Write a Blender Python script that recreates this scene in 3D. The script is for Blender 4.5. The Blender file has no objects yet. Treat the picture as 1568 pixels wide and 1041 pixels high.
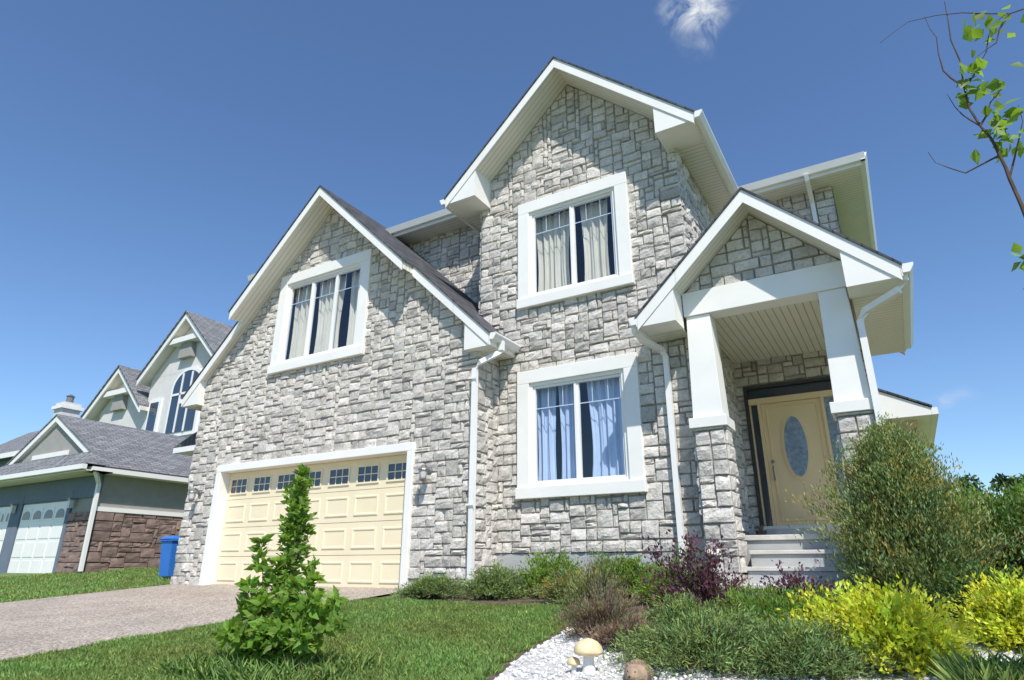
import bpy, bmesh, math, random
import numpy as np
from mathutils import Vector, Matrix
random.seed(7); RNG=np.random.default_rng(7)
S=bpy.context.scene
S.view_settings.view_transform='Standard'; S.view_settings.look='None'; S.view_settings.exposure=0
COL=S.collection

# ------------------------------------------------------------------ materials
def mat(name, col=(.5,.5,.5), rough=.7, var=0.0, scale=5.0, bump=0.0, bscale=40.0, attr=False, metallic=0.0, spec=.5, col2=None, detail=6, stain=0.0):
    m=bpy.data.materials.new(name); m.use_nodes=True
    nt=m.node_tree; N=nt.nodes; L=nt.links; b=N['Principled BSDF']
    b.inputs['Roughness'].default_value=rough; b.inputs['Metallic'].default_value=metallic
    b.inputs['Specular IOR Level'].default_value=spec
    tc=N.new('ShaderNodeTexCoord')
    nz=N.new('ShaderNodeTexNoise'); nz.inputs['Scale'].default_value=scale; nz.inputs['Detail'].default_value=detail
    L.new(tc.outputs['Object'],nz.inputs['Vector'])
    ramp=N.new('ShaderNodeValToRGB'); ramp.color_ramp.elements[0].position=.3; ramp.color_ramp.elements[1].position=.7
    c1=tuple(c*(1-var) for c in col)+(1,)
    c2=(tuple(min(c*(1+var),1) for c in col) if col2 is None else tuple(col2))+(1,)
    ramp.color_ramp.elements[0].color=c1; ramp.color_ramp.elements[1].color=c2
    L.new(nz.outputs['Fac'],ramp.inputs['Fac'])
    out=ramp.outputs['Color']
    if attr:
        at=N.new('ShaderNodeAttribute'); at.attribute_name='shade'
        mx=N.new('ShaderNodeMix'); mx.data_type='RGBA'; mx.blend_type='MULTIPLY'; mx.inputs['Factor'].default_value=1
        L.new(out,mx.inputs['A']); L.new(at.outputs['Color'],mx.inputs['B']); out=mx.outputs['Result']
    if stain:
        n3=N.new('ShaderNodeTexNoise'); n3.inputs['Scale'].default_value=24; n3.inputs['Detail'].default_value=8; n3.inputs['Roughness'].default_value=.72
        L.new(tc.outputs['Object'],n3.inputs['Vector'])
        mr=N.new('ShaderNodeMapRange'); mr.inputs['From Min'].default_value=.48; mr.inputs['From Max'].default_value=.68; mr.inputs['To Min'].default_value=1; mr.inputs['To Max'].default_value=1-stain
        L.new(n3.outputs['Fac'],mr.inputs['Value'])
        mx=N.new('ShaderNodeMix'); mx.data_type='RGBA'; mx.blend_type='MULTIPLY'; mx.inputs['Factor'].default_value=1
        L.new(out,mx.inputs['A']); L.new(mr.outputs[0],mx.inputs['B']); out=mx.outputs['Result']
    L.new(out,b.inputs['Base Color'])
    if bump>0:
        n2=N.new('ShaderNodeTexNoise'); n2.inputs['Scale'].default_value=bscale; n2.inputs['Detail'].default_value=8; n2.inputs['Roughness'].default_value=.65
        L.new(tc.outputs['Object'],n2.inputs['Vector'])
        bp=N.new('ShaderNodeBump'); bp.inputs['Strength'].default_value=bump; bp.inputs['Distance'].default_value=.02
        L.new(n2.outputs['Fac'],bp.inputs['Height']); L.new(bp.outputs['Normal'],b.inputs['Normal'])
    return m

def leafmat(name,col,trans=.35):
    m=bpy.data.materials.new(name); m.use_nodes=True
    nt=m.node_tree; N=nt.nodes; L=nt.links; b=N['Principled BSDF']; o=N['Material Output']
    at=N.new('ShaderNodeAttribute'); at.attribute_name='shade'
    mx=N.new('ShaderNodeMix'); mx.data_type='RGBA'; mx.blend_type='MULTIPLY'; mx.inputs['Factor'].default_value=1
    mx.inputs['A'].default_value=(*col,1); L.new(at.outputs['Color'],mx.inputs['B'])
    L.new(mx.outputs['Result'],b.inputs['Base Color']); b.inputs['Roughness'].default_value=.5; b.inputs['Specular IOR Level'].default_value=.35
    t=N.new('ShaderNodeBsdfTranslucent'); 
    mx2=N.new('ShaderNodeMix'); mx2.data_type='RGBA'; mx2.blend_type='MULTIPLY'; mx2.inputs['Factor'].default_value=1
    mx2.inputs['B'].default_value=(1.5,1.5,.6,1); L.new(mx.outputs['Result'],mx2.inputs['A']); L.new(mx2.outputs['Result'],t.inputs['Color'])
    ms=N.new('ShaderNodeMixShader'); ms.inputs[0].default_value=trans
    L.new(b.outputs[0],ms.inputs[1]); L.new(t.outputs[0],ms.inputs[2]); L.new(ms.outputs[0],o.inputs['Surface'])
    return m

def glassmat(name,tint=(.9,.95,1),refl=.08):
    m=bpy.data.materials.new(name); m.use_nodes=True
    nt=m.node_tree; N=nt.nodes; L=nt.links; o=N['Material Output']; N.remove(N['Principled BSDF'])
    tr=N.new('ShaderNodeBsdfTransparent'); tr.inputs[0].default_value=(*tint,1)
    g=N.new('ShaderNodeBsdfGlossy'); g.inputs['Roughness'].default_value=.02; g.inputs['Color'].default_value=(.95,.97,1,1)
    f=N.new('ShaderNodeLayerWeight'); f.inputs['Blend'].default_value=.5
    p=N.new('ShaderNodeMath'); p.operation='POWER'; p.inputs[1].default_value=3.0; L.new(f.outputs['Facing'],p.inputs[0])
    a=N.new('ShaderNodeMath'); a.operation='MULTIPLY_ADD'; a.inputs[1].default_value=.6; a.inputs[2].default_value=refl; a.use_clamp=True
    L.new(p.outputs[0],a.inputs[0])
    ms=N.new('ShaderNodeMixShader'); L.new(a.outputs[0],ms.inputs[0]); L.new(tr.outputs[0],ms.inputs[1]); L.new(g.outputs[0],ms.inputs[2])
    L.new(ms.outputs[0],o.inputs['Surface']); return m

def brickmat(name,c1,c2,mortar,scale,bw,rh,msize=.02,rough=.9,bump=.6,axes='XZ',noise=.35):
    m=bpy.data.materials.new(name); m.use_nodes=True
    nt=m.node_tree; N=nt.nodes; L=nt.links; b=N['Principled BSDF']; b.inputs['Roughness'].default_value=rough
    tc=N.new('ShaderNodeTexCoord'); sp=N.new('ShaderNodeSeparateXYZ'); cb=N.new('ShaderNodeCombineXYZ')
    L.new(tc.outputs['Object'],sp.inputs[0])
    L.new(sp.outputs[axes[0]],cb.inputs[0]); L.new(sp.outputs[axes[1]],cb.inputs[1])
    br=N.new('ShaderNodeTexBrick'); br.inputs['Scale'].default_value=scale; br.inputs['Brick Width'].default_value=bw; br.inputs['Row Height'].default_value=rh
    br.inputs['Mortar Size'].default_value=msize; br.inputs['Color1'].default_value=(*c1,1); br.inputs['Color2'].default_value=(*c2,1); br.inputs['Mortar'].default_value=(*mortar,1)
    L.new(cb.outputs[0],br.inputs['Vector'])
    nz=N.new('ShaderNodeTexNoise'); nz.inputs['Scale'].default_value=9; nz.inputs['Detail'].default_value=8; L.new(tc.outputs['Object'],nz.inputs['Vector'])
    mr=N.new('ShaderNodeMapRange'); mr.inputs['To Min'].default_value=1-noise; mr.inputs['To Max'].default_value=1+noise; L.new(nz.outputs['Fac'],mr.inputs['Value'])
    mx=N.new('ShaderNodeMix'); mx.data_type='RGBA'; mx.blend_type='MULTIPLY'; mx.inputs['Factor'].default_value=1
    L.new(br.outputs['Color'],mx.inputs['A']); L.new(mr.outputs[0],mx.inputs['B']); L.new(mx.outputs['Result'],b.inputs['Base Color'])
    bp=N.new('ShaderNodeBump'); bp.inputs['Strength'].default_value=bump; bp.inputs['Distance'].default_value=.03; bp.invert=True
    L.new(br.outputs['Fac'],bp.inputs['Height']); L.new(bp.outputs[0],b.inputs['Normal'])
    return m

def ridgedmat(name,col,axis,period):
    m=mat(name,col,.5,.03,3)
    nt=m.node_tree; N=nt.nodes; L=nt.links; b=N['Principled BSDF']
    tc=N.new('ShaderNodeTexCoord'); sp=N.new('ShaderNodeSeparateXYZ'); L.new(tc.outputs['Object'],sp.inputs[0])
    a=N.new('ShaderNodeMath'); a.operation='MULTIPLY'; a.inputs[1].default_value=1/period; L.new(sp.outputs[axis],a.inputs[0])
    fr=N.new('ShaderNodeMath'); fr.operation='FRACT'; L.new(a.outputs[0],fr.inputs[0])
    gt=N.new('ShaderNodeMath'); gt.operation='GREATER_THAN'; gt.inputs[1].default_value=.12; L.new(fr.outputs[0],gt.inputs[0])
    bp=N.new('ShaderNodeBump'); bp.inputs['Distance'].default_value=.012; bp.inputs['Strength'].default_value=1
    L.new(gt.outputs[0],bp.inputs['Height']); L.new(bp.outputs[0],b.inputs['Normal'])
    old=b.inputs['Base Color'].links[0].from_socket
    mr=N.new('ShaderNodeMapRange'); mr.inputs['To Min'].default_value=.6; L.new(gt.outputs[0],mr.inputs['Value'])
    mx=N.new('ShaderNodeMix'); mx.data_type='RGBA'; mx.blend_type='MULTIPLY'; mx.inputs['Factor'].default_value=1
    L.new(old,mx.inputs['A']); L.new(mr.outputs[0],mx.inputs['B']); L.new(mx.outputs['Result'],b.inputs['Base Color'])
    return m

M={}
M['stone']=mat('stone_veneer',(.69,.645,.585),.9,.11,5,1.0,30,attr=True,stain=.36)
M['mortar']=mat('mortar',(.33,.31,.28),.95,.12,12,.4,80)
M['white']=mat('white_trim',(.88,.86,.81),.5,.035,2,.08,60)
M['vinyl']=mat('white_vinyl',(.88,.865,.83),.35,.03,2)
M['soffit']=ridgedmat('soffit_cream',(.84,.80,.69),'Y',.1)
M['soffitx']=ridgedmat('soffit_cream_x',(.84,.78,.65),'X',.1)
M['shingle']=brickmat('roof_shingles',(.05,.05,.056),(.10,.10,.11),(.025,.025,.025),1,.3,.14,.01,axes='YX',noise=.5)
M['shingleN']=brickmat('roof_shingles_grey',(.15,.155,.16),(.25,.25,.26),(.07,.07,.07),1,.32,.15,.012,axes='YX',noise=.5)
M['door']=mat('door_beige',(.88,.66,.36),.45,.03,3)
M['gdoor']=mat('garage_door_cream',(.86,.75,.52),.5,.03,2,.05,90)
M['dark']=mat('dark_interior',(.03,.035,.045),.8,.2,3)
M['room']=mat('room_interior',(.12,.13,.16),.9,.2,3)
M['darkframe']=mat('dark_bronze',(.05,.045,.04),.4,.1,9)
M['glass']=glassmat('window_glass',(.86,.92,1.0),.07)
M['darkglass']=mat('dark_glass',(.03,.05,.085),.06,.1,3,spec=1)
M['ovalglass']=mat('leaded_glass',(.26,.36,.46),.12,.3,22,.8,60,spec=1)
M['curtain']=mat('curtain_fabric',(.80,.71,.54),.9,.06,3)
M['sheer']=mat('sheer_fabric',(.62,.69,.80),.9,.06,3)
M['concrete']=mat('concrete',(.62,.60,.56),.9,.12,6,.3,60)
M['found']=mat('foundation_parge',(.44,.45,.45),.9,.08,4,.3,60)
M['stucco']=mat('stucco_beige',(.74,.56,.32),.9,.05,4,.4,120)
M['stuccog']=mat('stucco_grey',(.68,.66,.63),.9,.05,4,.4,120)
M['stuccod']=mat('stucco_taupe',(.35,.34,.31),.9,.06,4,.4,120)
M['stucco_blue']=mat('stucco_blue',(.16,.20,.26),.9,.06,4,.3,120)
M['brownstone']=mat('brown_stone',(.26,.18,.155),.9,.35,5,.6,30,attr=True)
M['metal']=mat('lamp_metal',(.28,.26,.25),.4,.1,20,metallic=.6)
M['lampglass']=mat('lamp_glass',(.6,.6,.58),.15,.05,20)
M['binblue']=mat('bin_plastic_blue',(.04,.19,.62),.4,.06,4)
M['rubber']=mat('rubber',(.03,.03,.03),.7,.1,9)
M['bark']=mat('bark',(.14,.10,.075),.85,.3,25,.7,60)
M['twig']=mat('twig_bark',(.10,.065,.045),.85,.3,25)
M['mush']=mat('mushroom_cap',(.74,.58,.34),.55,.18,14,.2,30)
M['mushstem']=mat('mushroom_stem',(.80,.78,.72),.6,.08,12,.2,30)
M['hedge']=mat('ornament_brown',(.36,.26,.17),.8,.3,25,.6,60)
M['rock']=mat('white_rock',(.78,.77,.74),.85,.15,12,.5,40,attr=True)
M['mulch']=mat('mulch_ground',(.13,.09,.065),.95,.5,14,1,30)

# ------------------------------------------------------------------ mesh builder
class MB:
    def __init__(s): s.v=[]; s.f=[]; s.m=[]; s.mats=[]; s.sh=[]
    def mi(s,k):
        if k not in s.mats: s.mats.append(k)
        return s.mats.index(k)
    def add(s,vs,fs,k,sh=1.0):
        o=len(s.v); s.v+= [tuple(v) for v in vs]; i=s.mi(k)
        for f in fs: s.f.append([a+o for a in f]); s.m.append(i); s.sh.append(sh)
    def prism(s,pts,axis,a,b,k):
        n=len(pts)
        def P(p,t): return {'Y':(p[0],t,p[1]),'X':(t,p[0],p[1]),'Z':(p[0],p[1],t)}[axis]
        vs=[P(p,a) for p in pts]+[P(p,b) for p in pts]
        fs=[list(range(n)),list(range(2*n-1,n-1,-1))]+[[i,i+n,(i+1)%n+n,(i+1)%n] for i in range(n)]
        s.add(vs,fs,k)
    def box(s,x0,x1,y0,y1,z0,z1,k): s.prism([(x0,y0),(x1,y0),(x1,y1),(x0,y1)],'Z',z0,z1,k)
    def tube(s,pts,rs,k,n=6,cap=True):
        pts=[Vector(p) for p in pts]; vs=[]; fs=[]
        if not hasattr(rs,'__len__'): rs=[rs]*len(pts)
        ref=Vector((0,0,1))
        for i,p in enumerate(pts):
            d=(pts[min(i+1,len(pts)-1)]-pts[max(i-1,0)]).normalized()
            r=ref if abs(d.dot(ref))<.9 else Vector((1,0,0))
            a=d.cross(r).normalized(); b=d.cross(a).normalized()
            for j in range(n):
                t=2*math.pi*(j+.5)/n; vs.append(p+(a*math.cos(t)+b*math.sin(t))*rs[i])
        for i in range(len(pts)-1):
            for j in range(n): fs.append([i*n+j,i*n+(j+1)%n,(i+1)*n+(j+1)%n,(i+1)*n+j])
        if cap: fs.append(list(range(n))); fs.append([(len(pts)-1)*n+j for j in range(n)][::-1])
        s.add(vs,fs,k)
    def lathe(s,prof,c,k,n=20,sx=1,sy=1,axis='Z'):
        vs=[];fs=[]
        for r,z in prof:
            for j in range(n):
                t=2*math.pi*j/n
                p=(r*math.cos(t)*sx,r*math.sin(t)*sy,z)
                if axis=='Y': p=(p[0],p[2],p[1])
                vs.append((c[0]+p[0],c[1]+p[1],c[2]+p[2]))
        for i in range(len(prof)-1):
            for j in range(n): fs.append([i*n+j,i*n+(j+1)%n,(i+1)*n+(j+1)%n,(i+1)*n+j])
        fs.append(list(range(n))[::-1]); fs.append([(len(prof)-1)*n+j for j in range(n)])
        s.add(vs,fs,k)
    def obj(s,name,parent=None,smooth=False,bevel=0,recalc=True):
        me=bpy.data.meshes.new(name); me.from_pydata(s.v,[],s.f)
        for k in s.mats: me.materials.append(M[k])
        me.polygons.foreach_set('material_index',s.m)
        at=me.attributes.new('shade','FLOAT','FACE'); at.data.foreach_set('value',s.sh)
        if recalc:
            bm=bmesh.new(); bm.from_mesh(me); bmesh.ops.recalc_face_normals(bm,faces=bm.faces); bm.to_mesh(me); bm.free()
        if smooth: me.polygons.foreach_set('use_smooth',[True]*len(me.polygons))
        me.update(); o=bpy.data.objects.new(name,me); COL.objects.link(o)
        if bevel:
            md=o.modifiers.new('b','BEVEL'); md.width=bevel; md.segments=2; md.limit_method='ANGLE'
        if parent: o.parent=parent
        return o
def empty(name,loc=(0,0,0)):
    e=bpy.data.objects.new(name,None); COL.objects.link(e); return e

def zg(y): return -.34+.08*max(-14,min(4,y))

# ------------------------------------------------------------------ walls
def clip(poly,a,b,c):
    out=[]
    for i in range(len(poly)):
        p=poly[i]; q=poly[(i+1)%len(poly)]
        dp=a*p[0]+b*p[1]-c; dq=a*q[0]+b*q[1]-c
        if dp<=0: out.append(p)
        if (dp<0<dq) or (dq<0<dp):
            t=dp/(dp-dq); out.append((p[0]+t*(q[0]-p[0]),p[1]+t*(q[1]-p[1])))
    return out
def cliprect(poly,r):
    for a,b,c in ((-1,0,-r[0]),(1,0,r[1]),(0,-1,-r[2]),(0,1,r[3])):
        poly=clip(poly,a,b,c)
        if len(poly)<3: return []
    return poly
def parea(p): return abs(sum(p[i][0]*p[(i+1)%len(p)][1]-p[(i+1)%len(p)][0]*p[i][1] for i in range(len(p))))/2

def stone_wall(name,O,u,n,poly,holes,parent,seed=1,mk='stone',U=.086,back='mortar',sizes=None,dep=.048,backholes=None):
    rnd=random.Random(seed); O=Vector(O); u=Vector(u); n=Vector(n); v=Vector((0,0,1))
    mb=MB()
    def P(a,b,h): return O+u*a+v*b+n*h
    bh=backholes if backholes is not None else holes
    xs=sorted(set([min(p[0] for p in poly),max(p[0] for p in poly)]+[h[i] for h in bh for i in (0,1)]))
    zs=sorted(set([min(p[1] for p in poly),max(p[1] for p in poly)]+[h[i] for h in bh for i in (2,3)]))
    for i in range(len(xs)-1):
        for j in range(len(zs)-1):
            cxx=(xs[i]+xs[i+1])/2; czz=(zs[j]+zs[j+1])/2
            if any(h[0]<cxx<h[1] and h[2]<czz<h[3] for h in bh): continue
            c=cliprect(poly,(xs[i],xs[i+1],zs[j],zs[j+1]))
            if len(c)>=3: mb.add([P(a,b,0) for a,b in c],[list(range(len(c)))],back)
    x0=min(p[0] for p in poly); x1=max(p[0] for p in poly); z0=min(p[1] for p in poly); z1=max(p[1] for p in poly)
    nx=int(math.ceil((x1-x0)/U)); nz=int(math.ceil((z1-z0)/U)); U2=(x1-x0)/nx
    occ=np.zeros((nx,nz),bool)
    for i in range(nx):
        for j in range(nz):
            a=x0+(i+.5)*U2; b=z0+(j+.5)*U
            if any(h[0]<a<h[1] and h[2]<b<h[3] for h in holes): occ[i,j]=True
    sizes=sizes or [(3,1),(4,1),(3,2),(3,2),(2,2),(2,2),(4,2),(3,2),(2,1),(4,2),(3,2),(2,2),(3,3),(2,2),(3,2)]
    for j in range(nz):
        for i in range(nx):
            if occ[i,j]: continue
            for _ in range(6):
                w,h=rnd.choice(sizes); w=min(w,nx-i); h=min(h,nz-j)
                if not occ[i:i+w,j:j+h].any(): break
            else:
                w=h=1
                while w<3 and i+w<nx and not occ[i+w,j]: w+=1
                if w<=2 and j+1<nz and not occ[i:i+w,j+1].any(): h=2
            if nx-i-w==1: w+=1
            if occ[i:i+w,j:j+h].any(): w=h=1
            occ[i:i+w,j:j+h]=True
            g=.005+rnd.random()*.004
            r=(x0+i*U2+g,x0+(i+w)*U2-g,z0+j*U+g,z0+(j+h)*U-g)
            c=cliprect(poly,r)
            if len(c)<3 or parea(c)<.0008: continue
            sh=rnd.choice([.76,.90,.97,1.0,1.05,1.10,1.0,.92,1.02])*rnd.uniform(.94,1.06)
            full=abs(parea(c)-(r[1]-r[0])*(r[3]-r[2]))<1e-5
            d=dep*rnd.uniform(.45,1.2); tx=rnd.uniform(-.012,.012); tz=rnd.uniform(-.012,.012)
            if full:
                W=r[1]-r[0]; H=r[3]-r[2]; e=.009
                us=[0,e/W,.34,.67,1-e/W,1]; vs_=[0,e/H,.36,.68,1-e/H,1]
                vs=[];fs=[]
                for b_,vv in enumerate(vs_):
                    for a_,uu in enumerate(us):
                        edge=a_ in(0,5) or b_ in (0,5)
                        if edge: hh=0
                        else:
                            ring=a_ in(1,4) or b_ in(1,4)
                            hh=d*(.78 if ring else 1.0)+tx*(uu-.5)*2+tz*(vv-.5)*2+rnd.uniform(-.009,.009)
                        jx=0 if edge else rnd.uniform(-.016,.016)*min(1,W/.2); jz=0 if edge else rnd.uniform(-.01,.01)
                        vs.append(P(r[0]+uu*W+jx*(0.3 if a_ in(1,4) else 1),r[2]+vv*H+jz*(0.3 if b_ in(1,4) else 1),max(hh,0)))
                for b_ in range(5):
                    for a_ in range(5):
                        k=b_*6+a_; fs.append([k,k+1,k+7,k+6])
                mb.add(vs,fs,mk,sh)
            else:
                m=len(c); cc=(sum(p[0] for p in c)/m,sum(p[1] for p in c)/m)
                inn=[(p[0]+(cc[0]-p[0])*.08,p[1]+(cc[1]-p[1])*.08) for p in c]
                vs=[P(*p,0) for p in c]+[P(*p,d*.9) for p in inn]
                fs=[[q+m for q in range(m)]]+[[q,(q+1)%m,(q+1)%m+m,q+m] for q in range(m)]
                mb.add(vs,fs,mk,sh)
    o=mb.obj(name,parent,recalc=False)
    me=o.data
    bm=bmesh.new(); bm.from_mesh(me)
    fl=[f for f in bm.faces if f.normal.dot(n)<-.001]
    bmesh.ops.reverse_faces(bm,faces=fl); bm.to_mesh(me); bm.free()
    return o

# ================================================================== MAIN HOUSE
H=empty('stone_house')
GX0,GX1=-13.05,-5.63; GC=-9.40; GP=7.65; GS=.97
YT=.64; TX0,TX1=-6.02,-2.20; TC=-4.10; TP=8.96; TS=.94; YTR=.07
PC=-1.15; PP=5.0; PS=.97; PYR=-.15; PY=.25; PZ=3.5
def gtop(x,c,p,s,off=.22): return p-off-s*abs(x-c)
gp=[(GX0,-.5),(GX1+.03,-.5),(GX1+.03,gtop(GX1,GC,GP,GS)),(GC,GP-.22),(GX0,gtop(GX0,GC,GP,GS))]
GD=(-11.92,-6.97,-.5,1.86)
GW=(-10.83,-8.20,3.79,6.02)
TWU=(-5.18,-3.05,4.28,6.39); TWL=(-5.20,-3.08,1.03,3.13)
def ins(r,a): return (r[0]+a,r[1]-a,r[2]+a,r[3]-a)
stone_wall('garage_front_wall',(0,0,0),(1,0,0),(0,-1,0),gp,[(GD[0]-.1,GD[1]+.1,-.6,1.96),ins(GW,.05)],H,1,backholes=[GD,ins(GW,.22)])
stone_wall('garage_side_wall',(GX1,0,0),(0,1,0),(1,0,0),[(-.03,-.4),(YT,-.4),(YT,3.6),(-.03,3.6)],[],H,2)
tp=[(TX0,-.35),(TX1+.03,-.35),(TX1+.03,gtop(TX1,TC,TP,TS)),(TC,TP-.22),(TX0,gtop(TX0,TC,TP,TS))]
tps=[(TX0,.22),(TX1+.03,.22)]+tp[2:]
stone_wall('tower_front_wall',(0,YT,0),(1,0,0),(0,-1,0),tps,[ins(TWU,.05),ins(TWL,.05)],H,3,backholes=[ins(TWU,.22),ins(TWL,.22)])
stone_wall('tower_right_wall',(TX1,0,0),(0,1,0),(1,0,0),[(YT-.03,.2),(4.3,.2),(4.3,6.75),(YT-.03,6.75)],[],H,4)
stone_wall('tower_left_wall',(TX0,0,0),(0,1,0),(-1,0,0),[(YT-.03,3.2),(1.8,3.2),(1.8,6.75),(YT-.03,6.75)],[],H,14)
stone_wall('recessed_wall',(0,1.8,0),(1,0,0),(0,-1,0),[(-13.0,3.0),(TX0,3.0),(TX0,7.2),(-13.0,7.2)],[],H,5)
stone_wall('upper_right_wall',(0,4.2,0),(1,0,0),(0,-1,0),[(TX1,3.2),(-.08,3.2),(-.08,7.2),(TX1,7.2)],[],H,6)
DW=(-2.04,-.55,.5,3.02)
stone_wall('porch_back_wall',(0,3.15,0),(1,0,0),(0,-1,0),[(TX1,.3),(-.08,.3),(-.08,3.55),(TX1,3.55)],[DW],H,7)
pg=[(PC-1.05,3.79),(PC+1.05,3.79),(PC+1.05,gtop(PC+1.05,PC,PP,PS)),(PC,PP-.22),(PC-1.05,gtop(PC-1.05,PC,PP,PS))]
stone_wall('porch_gable_wall',(0,PY+.04,0),(1,0,0),(0,-1,0),pg,[],H,8)
b=MB()
b.box(GX1-.0,TX1+.06,YT-.015,YT+.3,-.5,.215,'found')
def quad(k,*p): b.add(p,[[0,1,2,3]],k)
quad('stuccod',(GX0,0.002,-.5),(GX0,9,-.5),(GX0,9,3.6),(GX0,0.002,3.6))
quad('stuccod',(-13.0,1.8,3),(-13.0,11.5,3),(-13.0,11.5,7.2),(-13.0,1.8,7.2))
quad('stuccod',(-.08,3.15,-.5),(-.08,11.5,-.5),(-.08,11.5,7.2),(-.08,4.2,7.2))
quad('stuccod',(-13,11.5,-.5),(-.08,11.5,-.5),(-.08,11.5,7.2),(-13,11.5,7.2))
b.box(-13.65,-13.06,.5,3.5,-.4,2.5,'stuccod'); b.box(-14.3,-13.06,.25,3.8,2.5,2.62,'vinyl')
b.prism([(-14.32,2.63),(-13.06,2.63),(-13.06,3.1)],'Y',.25,3.8,'shingle')
b.box(-.07,.5,4.85,8,-.3,2.7,'stucco'); b.prism([(-.07,3.05),(.72,2.62),(.72,2.5),(-.07,2.5)],'Y',4.5,8.3,'vinyl')
b.prism([(-.07,3.10),(.75,2.66),(.75,2.63),(-.07,3.06)],'Y',4.47,8.33,'shingle')
b.box(.722,.82,4.5,8.3,2.5,2.62,'vinyl')
b.obj('body_shell',H)

def gable(name,c,p,s,segs,shing='shingle',white='white',thick=.2):
    b=MB()
    for sg,(d0,d1,y0,y1) in segs:
        def L(d,o): return (c+sg*d,p-s*d-o)
        b.prism([L(d0,0),L(d1+.03,0),L(d1+.03,.035),L(d0,.035)],'Y',y0-.05,y1,shing)
        b.prism([L(d0,.037),L(d1,.037),L(d1,thick),L(d0,thick)],'Y',y0,y1,'soffit')
        b.prism([L(d0,.037),L(d1+.004,.037),L(d1+.004,thick+.04),L(d0,thick+.04)],'Y',y0-.03,y0-.001,white)
    return b.obj(name,H)
GH=4.12
gable('garage_roof',GC,GP,GS,[(-1,(0,2.42,-.5,1.79)),(1,(0,2.42,-.5,1.79)),(-1,(2.42,GH,-.18,9)),(1,(2.42,3.38,-.18,1.79)),(1,(3.38,GH,-.18,YT))])
TH=2.38
gable('tower_roof',TC,TP,TS,[(-1,(0,TH,YTR,5)),(1,(0,TH,YTR,5))])
PH=1.62
gable('porch_roof',PC,PP,PS,[(-1,(0,PH-.6,PYR,3.2)),(-1,(PH-.6,PH,PYR,YT)),(1,(0,PH,PYR,3.2))])
def ret(b,c,p,s,sg,din,dout,y0,yw,zb=.42):
    ze=p-s*dout
    b.prism([(c+sg*din,p-s*din-.21),(c+sg*din,ze-zb+.12),(c+sg*dout,ze-zb+.12),(c+sg*dout,ze-.04)],'Y',y0-.012,yw,'white')
def eave(b,c,p,s,sg,din,dout,y0,y1,yg,zb=.30):
    ze=p-s*dout
    b.prism([(c+sg*din,ze-zb),(c+sg*(dout-.002),ze-zb),(c+sg*(dout-.002),ze-zb+.02),(c+sg*din,ze-zb+.02)],'Y',y0,y1,'soffit')
    b.prism([(c+sg*(dout+.001),ze-zb),(c+sg*(dout+.02),ze-zb),(c+sg*(dout+.02),ze-.045),(c+sg*(dout+.001),ze-.045)],'Y',yg-.03,y1,'white')
    g=dout+.022
    b.prism([(c+sg*g,ze-.155),(c+sg*(g+.07),ze-.155),(c+sg*(g+.12),ze-.07),(c+sg*(g+.12),ze-.045),(c+sg*(g+.10),ze-.045),(c+sg*(g+.06),ze-.13),(c+sg*g,ze-.13)],'Y',yg-.03,y1,'vinyl')
    b.prism([(c+sg*g,ze-.155),(c+sg*(g+.07),ze-.155),(c+sg*(g+.12),ze-.045),(c+sg*g,ze-.045)],'Y',yg-.038,yg-.031,'vinyl')
b=MB()
ret(b,GC,GP,GS,1,3.62,GH,-.18,-.003,.36); ret(b,GC,GP,GS,-1,3.60,GH,-.18,-.003,.36)
eave(b,GC,GP,GS,1,3.80,GH,0.0,YT-.05,-.18,.24); eave(b,GC,GP,GS,-1,3.66,GH,0.0,9,-.18,.24)
ret(b,TC,TP,TS,1,1.76,TH,YTR,YT-.003,.29); ret(b,TC,TP,TS,-1,1.72,TH,YTR,YT-.003,.29)
eave(b,TC,TP,TS,1,1.93,TH,YT,4.0,YTR,.17); eave(b,TC,TP,TS,-1,1.94,TH,YT,1.7,YTR,.17)
ret(b,PC,PP,PS,1,1.04,PH,PYR,PY+.0,.31); ret(b,PC,PP,PS,-1,1.08,PH,PYR,PY+.0,.31)
eave(b,PC,PP,PS,1,1.07,PH,PY+.01,3.0,PYR,.19); eave(b,PC,PP,PS,-1,1.1,PH,PY+.01,YT-.05,PYR,.19)
def hip(x0,x1,y0,y1,z,pt=.33,dz=0):
    b.box(x0,x1,y0,y1,z-.2+dz,z-.18+dz,'soffit')
    b.box(x0,x1,y0-.02,y0,z-.22,z,'white'); b.box(x0-.02,x0,y0-.02,y1,z-.22,z,'white'); b.box(x1,x1+.02,y0-.02,y1,z-.22,z,'white')
    g=y0-.022
    b.prism([(g,z-.15),(g-.07,z-.15),(g-.12,z-.02),(g,z-.02)],'X',x0-.1,x1+.1,'vinyl')
    b.prism([(x1+.022,z-.15),(x1+.09,z-.15),(x1+.14,z-.02),(x1+.022,z-.02)],'Y',y0-.1,y1,'vinyl')
    w=min(x1-x0,y1-y0)/2*.98; h=z+w*pt
    a=.04
    vs=[(x0-a,y0-a,z+.01),(x1+a,y0-a,z+.01),(x1+a,y1+a,z+.01),(x0-a,y1+a,z+.01),(x0+w,y0+w,h),(x1-w,y0+w,h),(x1-w,y1-w,h),(x0+w,y1-w,h)]
    b.add(vs,[[0,1,5,4],[1,2,6,5],[2,3,7,6],[3,0,4,7],[4,5,6,7],[3,2,1,0]],'shingle')
hip(-13.8,-4.0,1.3,12,7.35); hip(-3.95,.45,3.68,12,7.35,dz=-.003)
b.obj('eaves_and_gutters',H)

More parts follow.
